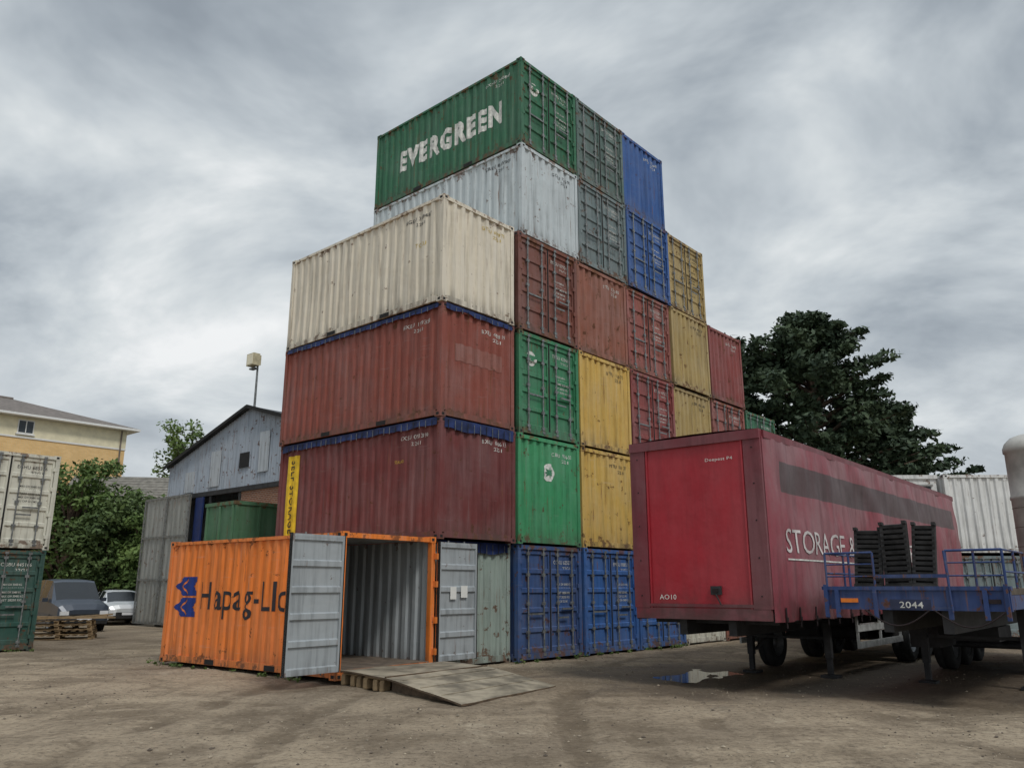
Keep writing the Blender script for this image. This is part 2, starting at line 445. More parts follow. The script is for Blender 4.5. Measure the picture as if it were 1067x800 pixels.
# ------------------------------------------------------------------ loading ramp
M_wood = simple('pallet_timber', S(150, 128, 98), .9, 0, .4, 5, .006)
M_ramp = simple('worn_steel_plate', S(150, 140, 122), .65, .05, .55, 2.2, .008)
tl = Vector((-3.00, 14.78, 0)); bl = Vector((-.72, 12.15, 0)); br = Vector((.74, 14.38, 0)); tr = Vector((-1.33, 16.57, 0))
mb = MB()
def rp(s, t):
    a = tl.lerp(bl, s); b = tr.lerp(br, s); return a.lerp(b, t)
def rz_(s): return .235 if s < .42 else .235-.205*(s-.42)/.58
def rn(s, t): return .018*noise.noise(Vector((s*4, t*4, 0)))
ss = [0, .1, .2, .3, .415, .43, .5, .6, .7, .8, .9, 1.0]; ts = [i/8 for i in range(9)]
mb.grid(ss, ts, lambda s, t: rp(s, t)+Vector((0, 0, rz_(s)+rn(s, t))), 0, None, True)
mb.grid(ss, ts, lambda s, t: rp(s, t)+Vector((0, 0, rz_(s)+rn(s, t)-.028)), 1, None, True)
for tt in (0, 1):
    mb.grid(ss, [0, 1], lambda s, k: rp(s, tt)+Vector((0, 0, rz_(s)+rn(s, tt)-(.028 if k == 0 else 0))), 1)
mb.grid(ts, [0, 1], lambda t, k: rp(1, t)+Vector((0, 0, rz_(1)+rn(1, t)-(.028 if k == 0 else 0))), 1)
for s in [.52, .68, .84]:
    p = rp(s, .03); q = rp(s, .97); mb.beam(p+Vector((0, 0, rz_(s)+.008)), q+Vector((0, 0, rz_(s)+.008)), .012, .010, 0)
mb.beam(rp(.42, .0)+Vector((0, 0, .235)), rp(.42, 1)+Vector((0, 0, .235)), .025, .022, 1)
for t_ in (.05, .5, .95):
    mb.grid([.43, .6, .8, .97], [0, 1], lambda s, k: rp(s, t_)+Vector((0, 0, .004 if k == 0 else rz_(s)-.03)), 1)
for s0, s1 in ((.01, .19), (.22, .40)):
    for t0, t1 in ((.01, .47), (.52, .99)):
        for tq in (t0, (t0+t1)/2-.03, t1-.06):
            for sq in (s0, (s0+s1)/2, s1-.03):
                a = rp(sq, tq); b2 = rp(sq+.03, tq+.05); mb.obox(((a+b2)/2)+Vector((0, 0, .085)), (tl-bl), (tr-tl), (0, 0, 1), .06, .07, .065, 2)
        for sq in (s0+.015, (s0+s1)/2+.015, s1-.015):
            mb.beam(rp(sq, t0)+Vector((0, 0, .162)), rp(sq, t1)+Vector((0, 0, .162)), .1, .022, 2)
            mb.beam(rp(sq, t0)+Vector((0, 0, .012)), rp(sq, t1)+Vector((0, 0, .012)), .1, .022, 2)
        for i in range(5):
            tq = t0+.03+(t1-t0-.06)*i/4; mb.beam(rp(s0, tq)+Vector((0, 0, .186)), rp(s1, tq)+Vector((0, 0, .186)), .1, .02, 2)
mb.build('loading_ramp', [M_ramp, simple('ramp_edge_rust', S(96, 80, 64), .8, 0, .4, 8, .004), M_wood])

# ------------------------------------------------------------------ vehicles shared
M_tyre = simple('tyre_rubber', (.022, .022, .022, 1), .85, 0, .3, 8, .01)
M_rim = simple('wheel_rim', S(120, 122, 124), .5, .5, .4, 7)
M_chas = simple('chassis_black', (.03, .03, .032, 1), .7, 0, .4, 5, .004)
def wheel(mb, c, r=.5, w=.3, mt=0, mr=1, side=1):
    k = w/2
    mb.lathe(c, (1, 0, 0), [(r*.56, -k*.8), (r*.62, -k), (r*.86, -k*1.02), (r*.97, -k*.85), (r, -k*.55), (r, -k*.12), (r*.975, -k*.08), (r*.975, k*.08), (r, k*.12), (r, k*.55), (r*.97, k*.85), (r*.86, k*1.02), (r*.62, k), (r*.56, k*.8)], 32, mt)
    for sg in (1, -1):
        mb.lathe(c, (1, 0, 0), [(r*.57, sg*k*.9), (r*.52, sg*k*.6), (r*.42, sg*k*.15), (r*.24, sg*k*.12), (r*.22, sg*k*.6), (r*.12, sg*k*.72), (.001, sg*k*.72)], 24, mr)
        for j in range(8):
            t = j*math.pi/4; cc = Vector(c)+Vector((sg*k*.16, math.cos(t)*r*.33, math.sin(t)*r*.33))
            mb.cyl(cc, cc+Vector((sg*.03, 0, 0)), .014, n=6, m=mr)

# ------------------------------------------------------------------ curtain-side trailer
YT = math.radians(-40)
PT = Vector((4.1, 13.1, 0))
def rmat(name, col, rough=.5, dirt=.4, fade=.3):
    m, t, b = newmat(name); c, cr = objcoord(t)
    n1 = t.rng(t.noise(t.scale(cr, (1, 1, .6)), .8, 5, .65), .32, .66)
    lum = (col[0]+col[1]+col[2])/3
    x = t.mix(t.math('MULTIPLY', n1, fade), col, tuple(q*.55+.45*(lum+.14) for q in col[:3])+(1,))
    st = t.rng(t.noise(t.scale(cr, (3.5, 3.5, .35)), 1.5, 5, .65), .42, .70)
    x = t.mix(t.math('MULTIPLY', st, dirt), x, tuple(q*.45+.01 for q in col[:3])+(1,))
    sp = t.new('ShaderNodeSeparateXYZ'); t.l.new(c, sp.inputs[0])
    g = t.math('MULTIPLY', t.rng(sp.outputs[2], 1.1, 1.8, .6, 0), t.rng(t.noise(cr, 4, 4), .3, .65))
    x = t.mix(g, x, (.06, .045, .04, 1))
    t.l.new(x, b.inputs['Base Color']); b.inputs['Roughness'].default_value = rough
    b.inputs['Specular IOR Level'].default_value = .3
    t.l.new(t.bump(t.noise(cr, 2.2, 3), .4, .05), b.inputs['Normal'])
    return m
M_cur = rmat('curtain_red', S(140, 66, 76), .5, .6, .8)
M_head = rmat('headboard_red', S(166, 38, 50), .45, .35, .22)
M_post = rmat('frame_red', S(118, 50, 58), .5, .55, .5)
M_stripe = rmat('curtain_stripe_grey', S(84, 64, 66), .55, .5, .5)
M_guard = simple('side_guard_aluminium', S(190, 192, 190), .5, .2, .3, 6)
M_rubber = simple('strap_dark', S(40, 30, 32), .8)
trailer = empty('curtain_side_trailer', PT, YT)
LT2, TW = 13.6, 2.5
mb = MB()
mb.box(-TW+.03, -.03, .03, LT2-.03, 1.16, 1.28, 5)
for x in (-1.75, -.85): mb.box(x, x+.14, .2, LT2-.1, .86, 1.155, 5)
for i in range(14): mb.box(-TW+.12, -.12, .5+i*.95, .56+i*.95, 1.04, 1.15, 5)
mb.box(-TW+.02, -.02, -.0, .07, 1.12, 1.3, 2)
mb.box(-TW+.0, .0, -.03, .10, 4.04, 4.2, 2)
mb.box(-TW+.0, -TW+.30, -.005, .09, 1.30, 4.04, 2); mb.box(-.30, .0, -.005, .09, 1.30, 4.04, 2)
mb.grid([-TW+.30+(TW-.6)*i/12 for i in range(13)], [1.30+2.74*j/12 for j in range(13)], lambda u, z: (u, .022+.016*noise.noise(Vector((u*1.2, z*1.2, 3))), z), 1, None, True)
mb.box(-TW+.32, -TW+.35, -.002, .012, 1.3, 4.04, 1); mb.box(-.35, -.32, -.002, .012, 1.3, 4.04, 1)
mb.box(-TW+.3, -.3, -.006, .014, 1.32, 1.37, 2)
mb.box(-1.02, -.84, -.04, .012, 1.52, 1.66, 5); mb.box(-.98, -.88, -.06, -.041, 1.56, 1.62, 4)
mb.cyl((-.93, -.05, 1.54), (-.85, -.03, 1.36), .012, n=6, m=5)
for x in (-TW+.15, -.15):
    for z in (1.5, 2.1, 2.7, 3.3, 3.9): mb.cyl((x, -.012, z), (x, .0, z), .014, n=6, m=4)
mb.box(-TW, .0, LT2-.12, LT2, 1.1, 4.15, 2)
mb.grid([-TW, -1.9, -1.25, -.6, 0], [0, LT2], lambda u, v: (u, v, 4.205+.04*(1-((u+1.25)/1.25)**2)), 2)
for x0, x1 in ((-TW-.035, -TW+.03), (-.03, .035)): mb.box(x0, x1, .1, LT2-.02, 4.06, 4.185, 2)
for x0, x1 in ((-TW-.005, -TW+.03), (-.03, .005)): mb.box(x0, x1, .1, LT2-.02, 1.10, 1.22, 5)
mb.build('body_frame', [M_tyre, M_head, M_post, M_cur, M_rubber, M_chas], (0, 0, 0), 0, trailer)
zs = [1.10, 1.2, 1.3, 1.45, 1.6, 1.8, 2.0, 2.2, 2.4, 2.6, 2.8, 3.0, 3.2, 3.35, 3.55, 3.72, 3.9, 4.08]
us = [.06+(LT2-.16)*i/260 for i in range(261)]
def curt(u, z):
    k = (z-1.1)/3.0
    amp = math.sin(math.pi*min(1, max(0, k)))
    d = .10*amp*noise.noise(Vector((u*.75, z*.5, 2)))+.035*amp
    d += .018*noise.noise(Vector((u*3.2, z*.45, 7)))+.032*noise.noise(Vector((u*1.4+z*2.0, z*1.0, 11)))
    d += .022*noise.noise(Vector((u*1.7-z*2.4, z*1.1, 15)))
    lo = max(0, 1-(z-1.10)/.8)
    d += lo*(.030*math.sin(u*9.2+math.sin(u*2)*2)+.025*noise.noise(Vector((u*1.4, 0, 5))))+.035
    return d*min(1, max(0, (u-.06)/.8))**.7
def hem(u, z): return z+(.045*noise.noise(Vector((u*1.3, 9, 0))) if z < 1.15 else 0)
mb = MB()
mb.grid(us, zs, lambda u, z: (curt(u, z)+.008, u, hem(u, z)), 0, lambda u, z: 1 if (3.2 < z < 3.72 and .62 < u < 12.9) else 0, True)
mb.grid(us, zs, lambda u, z: (-TW-.008-curt(u, z), u, hem(u, z)), 0, None, True)
for i in range(22):
    u = .45+i*.6; x = curt(u, 1.2)+.026
    mb.box(x, x+.008, u-.022, u+.022, 1.0, 1.32, 2); mb.box(x+.004, x+.022, u-.03, u+.03, 1.10, 1.17, 2)
mb.build('side_curtain', [M_cur, M_stripe, M_rubber], (0, 0, 0), 0, trailer)
def curtain_text(body, u0, u1, z0, z1, bold, mat=None, off=.022):
    v, f = text_bm(body, bold, 1.05)
    decal('lettering', trailer, mat or M_white, [(u0+a*(u1-u0), z0+b*(z1-z0)) for a, b in v], f, lambda u, z: (curt(u, z)+off, u, z), us[::2], zs)
curtain_text('STORAGE & NATIONWIDE', .68, 8.3, 2.20, 2.60, .0, simple('worn_white_print', S(204, 196, 194), .6, 0, .3, 4))
decal('underline', trailer, M_white, [(.68, 2.08), (8.3, 2.08), (8.3, 2.105), (.68, 2.105)], [(0, 1, 2, 3)], lambda u, z: (curt(u, z)+.022, u, z), us[::2], zs)
def flat_text(parent, body, x0, x1, y, z0, z1, mat, bold=0.):
    v, f = text_bm(body, bold, 1.05); decal('lettering', parent, mat, [(x0+a*(x1-x0), z0+b*(z1-z0)) for a, b in v], f, lambda u, z: (u, y, z))
flat_text(trailer, 'AO10', -TW+.5, -TW+.82, -.004, 1.44, 1.52, M_white)
flat_text(trailer, 'Deepest P4', -1.0, -.5, -.004, 3.72, 3.79, M_white)
mb = MB()
for t in (7.9, 9.2, 10.5):
    for x in (-2.3, -.2):
        wheel(mb, (x, t, .5), .5, .36)
    mb.cyl((-2.3, t, .5), (-.2, t, .5), .06, n=8, m=2)
    for x in (-2.44, -.42): mb.obox((x+.2, t, 1.06), (1, 0, 0), (0, 1, 0), (0, 0, 1), .2, .46, .012, 2)
for x in (-1.9, -.36):
    mb.box(x-.06, x+.06, 3.3, 3.42, .35, 1.0, 2); mb.box(x-.045, x+.045, 3.315, 3.405, .06, .5, 2); mb.box(x-.15, x+.15, 3.22, 3.5, .0, .05, 2)
mb.beam((-1.9, 3.36, .7), (-.36, 3.36, .7), .05, .05, 2); mb.beam((-1.8, 3.36, .45), (-1.5, 4.1, 1.0), .05, .05, 2); mb.beam((-.42, 3.36, .45), (-.8, 4.1, 1.0), .05, .05, 2)
for z in (.55, .86): mb.box(-.06, -.02, 4.1, 7.1, z-.06, z+.06, 3)
for y in (4.15, 5.6, 7.03): mb.box(-.07, -.03, y-.03, y+.03, .5, 1.1, 3)
for z in (.55, .86): mb.box(-TW+.02, -TW+.06, 4.1, 7.1, z-.06, z+.06, 3)
mb.box(-TW+.05, -.05, LT2-.25, LT2-.12, .5, .68, 3)
mb.box(-1.9, -1.2, 5.2, 5.9, .6, .85, 2)
wheel(mb, (-2.1, 4.9, .5), .5, .3)
mb.cyl((-1.2, 6.1, .7), (-.5, 6.1, .7), .16, n=14, m=2)
mb.build('running_gear', [M_tyre, M_rim, M_chas, M_guard], (0, 0, 0), 0, trailer)

# ------------------------------------------------------------------ flatbed trailer
M_blue = paint('flatbed_blue', S(40, 66, 120), .7, .35, .55, 9)
M_deck = simple('deck_timber', S(92, 82, 70), .85, 0, .4, 4, .01)
M_plate = simple('number_plate_band', S(46, 52, 78), .6)
M_amber = simple('amber_marker', S(220, 120, 40), .4)
FQ = Vector((6.75, 11.22, 0))
flat = empty('flatbed_trailer', FQ, YT)
mb = MB()
mb.box(-2.5, 0, .0, .09, 1.32, 1.64, 0); mb.box(-2.5, 0, .1, 11.5, 1.54, 1.62, 1)
mb.box(-2.5, -2.43, .1, 11.5, 1.34, 1.535, 0); mb.box(-.07, 0, .1, 11.5, 1.34, 1.535, 0)
for x in (-1.7, -.9): mb.box(x, x+.14, .1, 11.4, 1.0, 1.46, 2)
for i in range(10): mb.box(-2.4, -.1, .6+i*1.1, .68+i*1.1, 1.36, 1.50, 2)
mb.box(-2.25, -2.0, -.02, .0, 1.42, 1.48, 4); mb.box(-1.55, -1.0, -.006, .0, 1.33, 1.47, 3); mb.box(-.35, -.12, -.02, .0, 1.42, 1.48, 5)
mb.box(-2.52, .02, -.03, .11, 1.60, 1.655, 0)
for x in (-2.3, -1.75, -.75, -.3): mb.box(x-.03, x+.03, -.035, .0, 1.2, 1.6, 0)
def rail(x0, x1, y):
    for x in (x0, (x0+x1)/2, x1): mb.cyl((x, y, 1.6), (x, y, 2.15), .018, n=8, m=0)
    for z in (2.15, 1.98, 1.80): mb.cyl((x0, y, z), (x1, y, z), .018 if z > 2 else .011, n=8, m=0)
rail(-2.46, -1.75, .05); rail(-.75, -.04, .05)
for x in (-2.46, -.04):
    for y in (.9, 1.8): mb.cyl((x, y, 1.6), (x, y, 2.15), .018, n=8, m=0)
    for z in (2.15, 1.85): mb.cyl((x, .05, z), (x, 1.8, z), .015, n=8, m=0)
mb.cyl((-.75, -.03, 2.15), (-.72, -.04, 1.3), .016, n=8, m=0)
mb.beam((-1.75, .05, 1.80), (-.75, .05, 1.80), .03, .05, 0)
mb.beam((-2.46, -.03, 1.2), (-2.46, -.03, 1.68), .05, .06, 0); mb.beam((-.04, -.03, 1.2), (-.04, -.03, 1.68), .05, .06, 0)
for sx in (-1.9, -.95):
    pts = [Vector((sx+.11*i, -.05, 1.32-.22*math.sin(math.pi*i/8))) for i in range(9)]
    for p, q in zip(pts, pts[1:]): mb.cyl(p, q, .012, n=6, m=5)
for x in (-1.95, -.4):
    mb.box(x-.06, x+.06, 3.2, 3.32, .35, 1.34, 2); mb.box(x-.045, x+.045, 3.21, 3.31, .06, .5, 2); mb.box(x-.14, x+.14, 3.12, 3.4, .0, .05, 2)
mb.beam((-1.9, 3.26, .8), (-.4, 3.26, .8), .05, .05, 2)
mb.build('deck_and_rails', [M_blue, M_deck, M_chas, M_plate, M_amber, M_rubber], (0, 0, 0), 0, flat)
flat_text(flat, '2044', -1.42, -1.10, -.012, 1.35, 1.44, M_white, .01)
mb = MB()
for t in (6.4, 7.6, 8.8):
    for x in (-2.3, -.2): wheel(mb, (x, t, .5), .5, .34)
    mb.cyl((-2.3, t, .5), (-.2, t, .5), .06, n=8, m=2)
    for x in (-2.5, -.4): mb.box(x, x+.4, t-.5, t+.5, 1.08, 1.1, 2)
mb.box(-1.6, -.9, 4.0, 5.2, .7, .95, 2)
mb.box(-2.4, -1.9, 4.1, 5.4, .55, 1.1, 2)
mb.build('running_gear', [M_tyre, M_rim, M_chas], (0, 0, 0), 0, flat)
# folded black vehicle ramps standing on the deck
M_lr = simple('ramp_black_steel', (.032, .031, .031, 1), .8, 0, .6, 5, .004)
for i, (x, w, h, ln, bk) in enumerate(((-1.92, .36, .90, .035, -9), (-1.48, .34, .97, -.03, -6), (-1.13, .28, .95, .05, -11))):
    mb = MB()
    for sx in (-w/2, w/2): mb.box(sx-.022, sx+.022, -.045, .045, 0, h, 0)
    for j in range(12):
        z = .03+j*(h-.09)/11; mb.obox((0, -.02, z+.02), (1, 0, 0), (0, 1, .3), (0, -.3, 1), w/2+.01, .035, .022, 0)
    mb.box(-w/2+.022, w/2-.022, .030, .042, .02, h-.03, 0)
    for sx in (-w/2, w/2): mb.box(sx-.028, sx+.028, -.08, .02, h-.02, h+.025, 0)
    mb.box(-w/2-.03, w/2+.03, -.06, .05, -.0, .05, 0)
    o = mb.build('vehicle_loading_ramp', [M_lr]); o.location = Matrix.Rotation(YT, 3, 'Z') @ Vector((x, .34, 1.628))+FQ
    o.rotation_euler = (math.radians(bk), ln, YT+ln)
mb = MB()
mb.lathe((0, 0, 0), (0, 0, 1), [(.01, 0), (.49, 0), (.50, .02), (.50, 1.9), (.52, 1.92), (.52, 1.98), (.50, 2.0), (.50, 2.95), (.53, 2.97), (.53, 3.06), (.48, 3.18), (.36, 3.30), (.2, 3.36), (.01, 3.38)], 40, 0)
for i in range(4): mb.lathe((0, 0, 0), (0, 0, 1), [(.502, .45+i*.42), (.51, .46+i*.42), (.502, .47+i*.42)], 40, 1)
mb.box(-.08, .08, -.54, -.50, .1, 2.9, 1)
mb.build('storage_tank', [simple('tank_grey', S(176, 174, 168), .55, 0, .25, 2, .003), simple('tank_band', S(120, 112, 102), .6)], Matrix.Rotation(YT, 3, 'Z') @ Vector((-.52, 8.3, 1.622))+FQ, 0)

# ------------------------------------------------------------------ far right white units
c1 = container(Vector((14.35, 26.6, H+.1)), 0, P['offw'], 'corr', 81)
c2 = container(Vector((14.35, 26.6, .05)), 0, P['greyg2'], 'door', 82)
c3 = container(Vector((16.82, 26.7, H+.1)), 0, P['offw'], 'corr', 83)
c4 = container(Vector((16.82, 26.7, .05)), 0, P['blue2'], 'corr', 84)
cabin = MB()
cabin.box(0, 2.1, 0, 5, 0, 5.15, 0); cabin.box(-.04, 2.14, -.06, 5.04, 5.15, 5.28, 0)
cabin.box(.45, 1.9, -.03, -.002, 4.4, 4.9, 1); cabin.box(.38, 1.97, -.05, -.0, 4.33, 4.39, 2); cabin.box(.38, 1.97, -.05, -.0, 4.91, 4.97, 2); cabin.box(1.15, 1.2, -.045, -.0, 4.4, 4.9, 2)
for i in range(8): cabin.box(.1+i*.26, .13+i*.26, -.012, 0, .1, 4.1, 0)
cabin.box(.7, 1.6, -.04, 0, .1, 2.1, 2); cabin.box(0, 2.1, -.02, 0, 2.5, 2.6, 2)
cabin.build('portable_cabin', [P['offw'], simple('dark_glass', (.02, .022, .025, 1), .15), simple('cabin_trim', S(150, 150, 148), .6)], (12.1, 26.9, 0), math.radians(-2))

# ------------------------------------------------------------------ shed
SP = Vector((-10.6, 32.0, 0))
M_clad = paint('shed_cladding', S(164, 175, 188), .6, .4, .7, 14)
M_roof = simple('shed_roof_sheet', S(84, 88, 92), .8, 0, .3, 2)
def brickmat(name, c1, c2, mort):
    m, t, b = newmat(name); c, cr = objcoord(t, False)
    sp = t.new('ShaderNodeSeparateXYZ'); t.l.new(c, sp.inputs[0])
    cb = t.new('ShaderNodeCombineXYZ'); t.put(cb.inputs[0], t.math('ADD', sp.outputs[0], sp.outputs[1])); t.put(cb.inputs[1], sp.outputs[2])
    br = t.new('ShaderNodeTexBrick'); t.l.new(cb.outputs[0], br.inputs['Vector'])
    br.inputs['Color1'].default_value = c1; br.inputs['Color2'].default_value = c2; br.inputs['Mortar'].default_value = mort
    br.inputs['Scale'].default_value = 1.0; br.inputs['Brick Width'].default_value = .225; br.inputs['Row Height'].default_value = .075; br.inputs['Mortar Size'].default_value = .01
    x = t.mix(t.math('MULTIPLY', t.rng(t.noise(cr, .8, 4), .35, .7), .35), br.outputs['Color'], tuple(q*.6 for q in c1[:3])+(1,))
    t.l.new(x, b.inputs['Base Color']); b.inputs['Roughness'].default_value = .9
    return m
M_brick = brickmat('red_brick', S(150, 98, 72), S(120, 72, 54), S(158, 148, 132))
shed = empty('industrial_shed', SP, TH)
mb = MB()
PK, EV, HW = 8.72, 6.85, 6.5
def rl(y): return PK-(PK-EV)*abs(y)/HW
ys = []; y = -HW
while y < HW+.001: ys += [y]; y += .09
def clad(u, k):
    z = 5.55+(rl(u)-5.55)*k
    return (-.05+(.03 if int(round((u+HW)/.09)) % 2 else -.03), u, z)
mb.grid(ys, [0, .5, 1], clad, 0)
mb.box(-.02, .1, -HW, .3, 0, 5.55, 2)
mb.box(-.09, .14, -HW, HW, 5.35, 5.54, 3)
for y in (HW-.2, 2.6, .3): mb.box(-.04, .18, y, y+.18, 0, 5.34, 3)
mb.grid(ys, [0, 22], lambda u, v: (v-.25 if v == 0 else v, u*1.03, rl(u*1.03)+.06+(.02 if int(round((u+HW)/.09)) % 2 else 0)), 1)
mb.grid([0, 22], [0, EV], lambda u, z: (u, -HW, z), 0); mb.grid([0, 22], [0, EV], lambda u, z: (u, HW, z), 0); mb.grid([-HW, HW], [0, EV], lambda u, z: (22, u, z), 0)
for i in range(1, 8):
    for sg in (-1, 1): mb.beam((i*3, 0, PK-.2), (i*3, sg*HW, EV-.2), .15, .25, 3)
for sg in (-1, 1): mb.beam((-.27, 0, PK+.04), (-.27, sg*6.7, EV), .05, .14, 5)
mb.box(-.11, -.09, -.2, .5, 6.3, 6.9, 5)
for (y0, y1, z0, z1) in ((4.1, 4.9, 5.6, 6.5), (2.0, 2.8, 5.7, 7.2), (-1.6, -.9, 6.0, 7.6)): mb.box(-.105, -.09, y0, y1, z0, z1, 6)
mb.box(-.25, -.18, 2.9, 3.5, 0, 5.3, 4)
mb.build('structure', [M_clad, M_roof, M_brick, M_chas, simple('blue_door', S(24, 44, 96), .6), M_dark, paint('cladding_patch', S(182, 190, 197), .5, .4, .7, 14)], (0, 0, 0), 0, shed)
mb = MB()
ysd = [3.6+.1*i for i in range(42)]
mb.grid(ysd, [.1, 2.7, 5.45], lambda u, z: (-.42+(.035 if int(round((u-3.6)/.1)) % 4 < 2 else 0), u, z), 0)
for z in (.1, 1.9, 3.7, 5.4): mb.box(-.46, -.44, 3.6, 7.7, z, z+.09, 1)
for y in (3.6, 5.6, 7.62): mb.box(-.475, -.435, y, y+.08, .1, 5.45, 1)
mb.build('sliding_door', [paint('sliding_door_grey', S(146, 147, 140), .6, .5, .7, 14), M_bar], (0, 0, 0), 0, shed)
mb = MB()
mb.cyl((0, 0, 8.6), (0, 0, 10.55), .05, .04, 10, 0)
mb.box(-.18, .02, -.02, .36, 10.35, 10.40, 0)
mb.box(-.35, -.05, -.22, .30, 10.45, 10.95, 1); mb.box(-.362, -.35, -.18, .26, 10.49, 10.91, 2)
for i in range(5): mb.box(-.05, .03, -.18+i*.1, -.165+i*.1, 10.48, 10.9, 1)
mb.build('floodlight', [M_bar, simple('lamp_housing', S(190, 180, 150), .5), simple('lamp_glass', S(240, 232, 205), .2, 0, .05)], SP+Vector((.1, -.1, 0)), TH)

# green storage bin behind the orange container
mb = MB()
mb.box(.02, 2.3, .02, 1.6, .1, 3.9, 0); mb.box(-.02, 2.34, -.02, 1.64, 3.9, 4.0, 0); mb.box(-.01, 2.33, -.01, 1.63, 0, .1, 1)
for x in (.04, .78, 1.52, 2.26): mb.box(x-.03, x+.03, -.03, .018, .12, 3.88, 0)
for y in (.1, .8, 1.5): mb.box(-.03, .018, y-.03, y+.03, .12, 3.88, 0)
mb.box(-.015, 2.33, -.025, .015, 2.55, 2.68, 0)
mb.build('green_storage_bin', [paint('bin_green', S(76, 124, 88), .45, .3, .6, 4), M_dark], Vector((-7.75, 22.6, 0)), TH)

# ------------------------------------------------------------------ houses
M_ybrick = brickmat('yellow_brick', S(240, 196, 128), S(226, 180, 110), S(212, 198, 168))
M_cream = simple('cream_render', S(228, 220, 190), .85, 0, .1, 2)
M_slate = simple('slate_roof', S(116, 108, 102), .8, 0, .3, 3)
M_glass = simple('window_glass', (.04, .05, .06, 1), .1, 0, .3, 1)
M_frame = simple('window_frame', S(225, 225, 222), .5, 0, .05)
hb = MB()
HX, HY, HE = 30, 12, 13.25
hb.box(-HX, 0, 0, HY, 0, HE-1.5, 0); hb.box(-HX-.02, .02, -.03, HY, HE-1.5, HE-.17, 1)
hb.box(-HX-.04, .04, -.06, HY+.02, HE-1.62, HE-1.5, 4)
e = .7
vs = [(-HX-e, -e, HE), (e, -e, HE), (e, HY+e, HE), (-HX-e, HY+e, HE), (-HX+6, HY/2, HE+2.2), (-6.2, HY/2, HE+2.2)]
hb.add(vs, [(0, 1, 5, 4), (1, 2, 5), (2, 3, 4, 5), (3, 0, 4)], 2)
hb.box(-HX-e, e, -e-.06, HY+e, HE-.16, HE-.01, 4)
hb.cyl((-HX+6, HY/2, HE+2.22), (-6.2, HY/2, HE+2.22), .12, n=8, m=2)
for f_ in range(4):
    for i in range(9):
        x = -6.9-i*3.9; hh = 1.3 if f_ else .95
        z0 = HE-1.3 if f_ == 0 else HE-1.25-2.75*f_-.2
        hb.box(x-.52, x+.52, -.07, -.045, z0, z0+hh, 4); hb.box(x-.45, x+.45, -.085, -.071, z0+.07, z0+hh-.07, 3)
        hb.box(x-.03, x+.03, -.10, -.086, z0+.07, z0+hh-.07, 4); hb.box(x-.6, x+.6, -.16, -.03, z0-.1, z0-.005, 4)
hb.cyl((-.4, -.12, 0), (-.4, -.12, HE-.2), .06, n=8, m=2); hb.cyl((-12.4, -.12, 0), (-12.4, -.12, HE-.2), .06, n=8, m=2)
hb.build('apartment_block', [M_ybrick, M_cream, M_slate, M_glass, M_frame], (-29.3, 60, 0), TH)

hb = MB()
hb.box(0, 14, 0, 8, 0, 6.2, 0)
hb.grid([-.4, 14.4], [0, 1], lambda u, k: (u, -.5 if k == 0 else 4, 5.95 if k == 0 else 8.9), 1)
hb.grid([-.4, 14.4], [0, 1], lambda u, k: (u, 8.5 if k == 0 else 4, 5.95 if k == 0 else 8.9), 1)
for x in (0, 14): hb.add([(x, 0, 6.2), (x, 8, 6.2), (x, 4, 8.85)], [(0, 1, 2)], 0)
for k in range(14):
    z = 5.97+k*.21; hb.box(-.4, 14.4, -.47+k*.321, -.44+k*.321, z, z+.04, 1)
for x in (2, 5.5, 9, 12): hb.box(x-.6, x+.6, -.03, -.005, 3.6, 4.9, 3); hb.box(x-.52, x+.52, -.05, -.031, 3.68, 4.82, 2)
hb.build('tiled_roof_house', [M_brick, simple('roof_tiles', S(124, 120, 112), .85, 0, .3, 3), M_glass, M_frame], (-28.5, 50, 0), math.radians(8))

# ------------------------------------------------------------------ foliage
def leafmat(name, dark, light):
    m, t, b = newmat(name); c, _ = objcoord(t, False)
    g = t.new('ShaderNodeNewGeometry').outputs['Random Per Island']
    n = t.rng(t.noise(c, .6, 3), .35, .66)
    x = t.mix(t.math('ADD', t.math('MULTIPLY', n, .6), t.math('MULTIPLY', g, .4)), dark, light)
    t.l.new(x, b.inputs['Base Color']); b.inputs['Roughness'].default_value = .65; b.inputs['Specular IOR Level'].default_value = .25
    return m
M_bark = simple('bark', S(82, 68, 56), .9, 0, .35, 6, .02)
def leaves(cent, rad, count, size, rng, droop=0.):
    n = len(cent); idx = np.repeat(np.arange(n), count)
    N = len(idx)
    d = rng.normal(size=(N, 3)); d /= np.linalg.norm(d, axis=1, keepdims=True)
    rr = rng.uniform(.2, 1, (N, 1))**.5*rng.uniform(.75, 1.2, (N, 1))
    p = cent[idx]+d*rr*rad[idx]
    a = rng.normal(size=(N, 3)); a[:, 2] *= .6; a[:, 2] -= droop; a /= np.linalg.norm(a, axis=1, keepdims=True)
    b = np.cross(a, d+rng.normal(size=(N, 3))*.5); b /= np.linalg.norm(b, axis=1, keepdims=True)+1e-9
    s = size*rng.uniform(.5, 1.4, (N, 1))
    return np.stack([p-a*s, p+b*s*.5, p+a*s, p-b*s*.5], 1).reshape(-1, 3)
